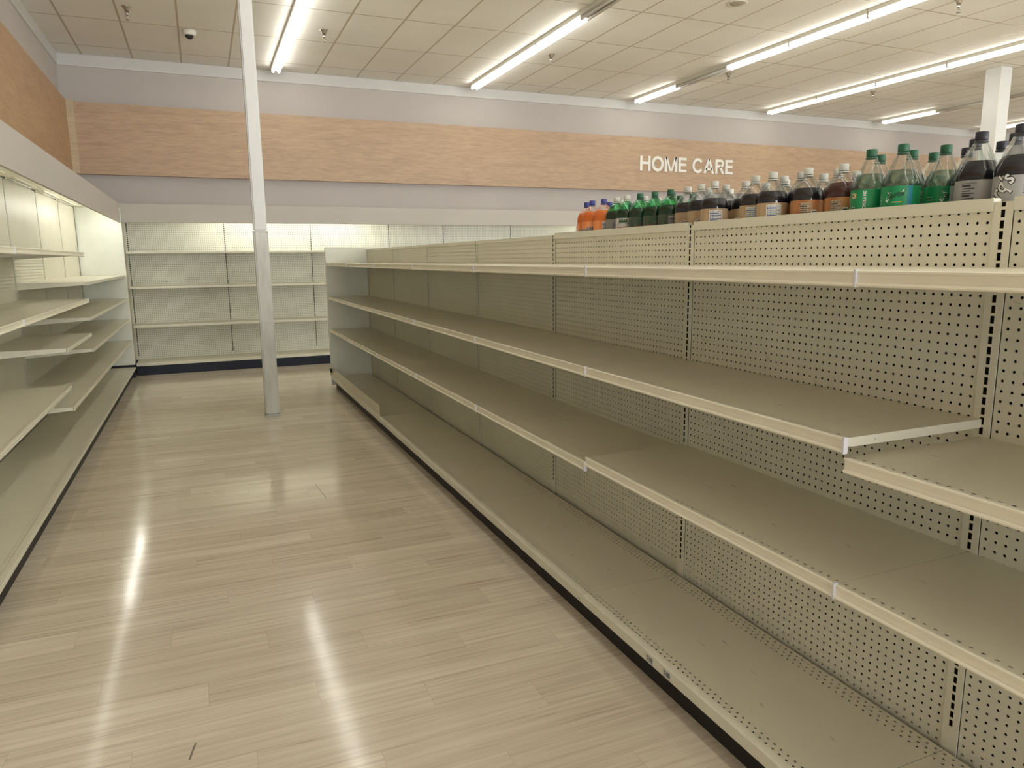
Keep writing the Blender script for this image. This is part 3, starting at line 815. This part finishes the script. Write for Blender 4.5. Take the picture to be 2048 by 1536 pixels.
def d_sprite():
    o = []
    K = lambda pts: [(u*.70, .186+(v-.163)*.55) for u, v in pts]
    m = MB()
    polyp(m, K([(-.036, .150), (-.022, .172), (-.014, .180), (.020, .184), (.012, .168), (-.02, .156)]), .0005)
    polyp(m, K([(-.040, .140), (-.030, .128), (-.026, .138), (.034, .160), (.044, .184), (.022, .178), (-.020, .168)]), .0006)
    polyp(m, K([(.022, .176), (.032, .200), (.030, .180)]), .0006); polyp(m, K([(-.026, .170), (-.032, .184), (-.014, .176)]), .0006)
    o.append(('emblem', m.mesh('emblem', INK['white'])))
    o.append(('lettering', text_mesh('Sprite', .0195, .001, .1875, INK['green'], rot=.20, shear=.2, bold=.0007, sx=.88)))
    m = MB(); patch(m, -.008, .018, .166, .1685, .0008); o.append(('stripe', m.mesh('stripe', INK['yellow'])))
    m = MB(); patch(m, -.034, -.014, .094, .120, .0008); o.append(('info_panel', m.mesh('info_panel', INK['cream'])))
    m = MB(); patch(m, -.031, -.017, .108, .1100, .0012); patch(m, -.031, -.017, .103, .105, .0012); patch(m, -.031, -.017, .113, .115, .0012); o.append(('info_lines', m.mesh('info_lines', INK['green'])))
    m = MB(); ring(m, -.002, .107, .004, .0065, .001, 3, math.pi/6, math.pi/6+2*math.pi); o.append(('recycling_mark', m.mesh('recycling_mark', INK['white'])))
    m = MB(); patch(m, .030, .044, .085, .212, .0007); o.append(('band', m.mesh('band', INK['teal'])))
    m = MB()
    for i in range(9): patch(m, -.062, -.046+.003*(i % 3), .182-.009*i, .184-.009*i, .0008)
    o.append(('small_print', m.mesh('small_print', INK['cream'])))
    return o
def d_recycle():
    o = [('lettering', text_mesh('RECYCLE ME', .0118, .014, .178, INK['white'], rot=math.pi/2, bold=.0005))]
    o += barcode(-.022, .112, .168, .012)
    m = MB(); patch(m, -.030, -.012, .192, .206, .0008); o.append(('info_panel', m.mesh('info_panel', INK['cream'])))
    m = MB(); patch(m, -.027, -.020, .197, .201, .0012); o.append(('info_mark', m.mesh('info_mark', INK['black'])))
    m = MB(); patch(m, -.017, -.013, .196, .203, .0012); o.append(('info_mark', m.mesh('info_mark', INK['yellow'])))
    m = MB()
    for i in range(10): patch(m, -.045, -.041, .200-.010*i, .204-.010*i+(i % 3)*.001, .0008)
    o.append(('small_print', m.mesh('small_print', INK['white'])))
    return o
def d_barqs():
    o = [('lettering', text_mesh("Barq's", .050, 0, .158, INK['black'], rot=.95, bold=.0030, sx=.80, shear=.15, d=.0007)),
         ('lettering', text_mesh("Barq's", .050, 0, .158, INK['white'], rot=.95, bold=.0009, sx=.80, shear=.15, d=.0013))]
    m = MB(); polyp(m, [(-.030, .100), (-.004, .112), (-.014, .128), (-.034, .120)], .0006); o.append(('red_mark', m.mesh('red_mark', INK['red'])))
    m = MB()
    for i in range(4): patch(m, .002, .030, .120-.007*i, .1225-.007*i, .0008)
    for i in range(12): patch(m, .058, .082, .195-.008*i, .1975-.008*i, .0008)
    ring(m, .044, .118, .007, .0085, .0008, 14)
    o.append(('small_print', m.mesh('small_print', INK['black'])))
    return o
def d_barqs_back():
    o = nutrition(-.020, .108, .214, .034, 'black', None)
    m = MB()
    for i in range(6): patch(m, .006, .034, .196-.014*i, .198-.014*i, .0008)
    o.append(('small_print', m.mesh('small_print', INK['grey'])))
    return o

RT, RL = .212, .08      # label top for round bottles
def fac(cu, W=.036, ink='black', paper='white', v0=.10, v1=.198): return nutrition(cu, v0, v1, W, ink, paper)
KIND = {
 'sun':   dict(a=('round','clear','blue','orange',.262,'orange',RT,RL), deco=d_sunkist, d='orange soda bottle, blue cap, black script on label'),
 'sunb':  dict(a=('round','clear','blue','orange',.262,'orange',RT,RL), deco=lambda: fac(0, .030, 'blue'), d='orange soda bottle, blue cap, white facts panel'),
 'canw':  dict(a=('round','green','white','brown_green',.252,'grey',RT,RL), deco=lambda: fac(-.006, .040, 'black', 'grey'), d='green bottle, white cap, brown drink, grey label'),
 'canl':  dict(a=('round','green','white','dark_green',.252,'white',RT,RL), deco=lambda: d_crown(1), d='green bottle, white cap, white label with crown'),
 'cang':  dict(a=('round','green','green','dark_green',.252,'dark',RT,RL), deco=lambda: d_crown(0), d='green bottle, green cap, dark label with white shield'),
 'cangb': dict(a=('round','green','green','dark_green',.252,'dark',RT,RL), deco=lambda: fac(.008, .040, 'black', 'grey'), d='green bottle, green cap, dark label with grey panel'),
 'aw':    dict(a=('round','clear','white','cola',.252,'tan',RT,RL), deco=d_front_aw, d='dark soda bottle, white cap, tan label with ring'),
 'awb':   dict(a=('round','clear','white','cola',.252,'tan',RT,RL), deco=lambda: fac(0, .050, 'blue') , d='dark soda bottle, white cap, tan label with pale panel'),
 'amb':   dict(a=('round','clear','white','cola',.252,'amber',RT,RL), deco=lambda: fac(-.004, .034, 'black', 'cream')+barcode(.024, .10, .175, .018, True), d='dark soda bottle, white cap, amber label'),
 'ambm':  dict(a=('round','clear','white','maroon',.258,'amber',RT,RL), deco=lambda: fac(-.004, .034, 'black', 'cream')+barcode(.024, .10, .175, .018, True), d='reddish soda bottle, white cap, amber label'),
 'spr':   dict(a=('cone','clear','green','sprite',.270,'green',.224,.08), deco=d_sprite, d='clear soda bottle, green cap, green label with white starburst'),
 'sprb':  dict(a=('cone','clear','green','sprite',.270,'green',.224,.08), deco=d_recycle, d='clear soda bottle, green cap, green label with vertical words'),
 'bq':    dict(a=('cone','clear','black','cola',.268,'silver',.219,.08), deco=d_barqs, d='dark soda bottle, black cap, silver label with slanted logo'),
 'bqb':   dict(a=('cone','clear','black','cola',.268,'silver',.219,.08), deco=d_barqs_back, d='dark soda bottle, black cap, silver label with small print'),
}
# (kind, x, y, extra turn in degrees, row)
B = [('sun',1.886,3.437,-20,'f'),('sun',1.856,3.326,-35,'f'),('sunb',1.857,3.211,8,'f'),('canw',1.866,3.105,0,'f'),('canl',1.859,3.001,-20,'f'),
     ('cang',1.866,2.899,18,'f'),('cang',1.876,2.796,3,'f'),('cangb',1.884,2.690,5,'f'),('aw',1.885,2.570,-8,'f'),('aw',1.866,2.456,2,'f'),('awb',1.843,2.343,8,'f'),
     ('awb',1.868,2.147,-5,'f'),('awb',1.849,2.037,8,'f'),('amb',1.880,1.908,0,'f'),('ambm',1.900,1.781,-14,'f'),('sprb',1.871,1.652,-28,'f'),('spr',1.870,1.543,-14,'f'),
     ('bqb',1.880,1.322,0,'f'),('bq',1.864,1.210,-50,'f'),
     ('sun',1.997,3.395,90,'m'),('canw',1.990,3.264,0,'m'),('canl',1.972,3.020,0,'m'),('cang',1.985,2.820,0,'m'),('aw',2.006,2.589,0,'m'),('awb',1.982,2.449,60,'m'),('aw',1.968,2.315,-30,'m'),
     ('awb',1.978,2.123,50,'m'),('amb',1.948,2.006,100,'m'),('ambm',1.996,1.893,70,'m'),('sprb',1.996,1.728,80,'m'),('sprb',2.004,1.621,20,'m'),('spr',2.004,1.512,24,'m'),('bqb',1.985,1.412,60,'m'),('bqb',1.992,1.308,20,'m'),
     ('cang',2.070,3.500,0,'b'),('sun',2.170,3.460,0,'b'),('canl',2.088,3.213,0,'b'),('canw',2.088,3.086,0,'b'),('cang',2.120,2.951,0,'b'),('cang',2.104,2.830,0,'b'),('awb',2.124,2.596,0,'b'),
     ('awb',2.080,2.330,0,'b'),('awb',2.066,2.208,0,'b'),('amb',2.060,2.018,0,'b'),('ambm',2.115,1.925,0,'b'),('spr',2.118,1.637,0,'b'),('bq',2.120,1.532,0,'b'),('bq',2.098,1.413,0,'b')]
ROWN = {'f': 'front', 'm': 'middle', 'b': 'back'}
cnt = {'f': 0, 'm': 0, 'b': 0}
for i in (0,):
    order = sorted(range(len(B)), key=lambda j: -B[j][2])
pb = {}
for j in order:
    kn, x, y, turn, row = B[j]; kd = KIND[kn]; cnt[row] += 1
    if kn in pb: t = copy_tree(pb[kn])
    else:
        t = make_bottle(kn, *kd['a'], kd['deco'](), ''); pb[kn] = t
    face = math.atan2(-y, -x)            # direction from bottle to camera
    t.location = (x, y, Z1 + .0005); t.rotation_euler = (0, 0, face + math.pi/2 + math.radians(turn))
    if 'bottom' and kd['a'][0] == 'round': pass
    t['label'] = '%s, %s from left in %s row' % (kd['d'], ORD[cnt[row]-1], ROWN[row])
    t['group'] = 'two-litre soda bottles on top of the gondola'
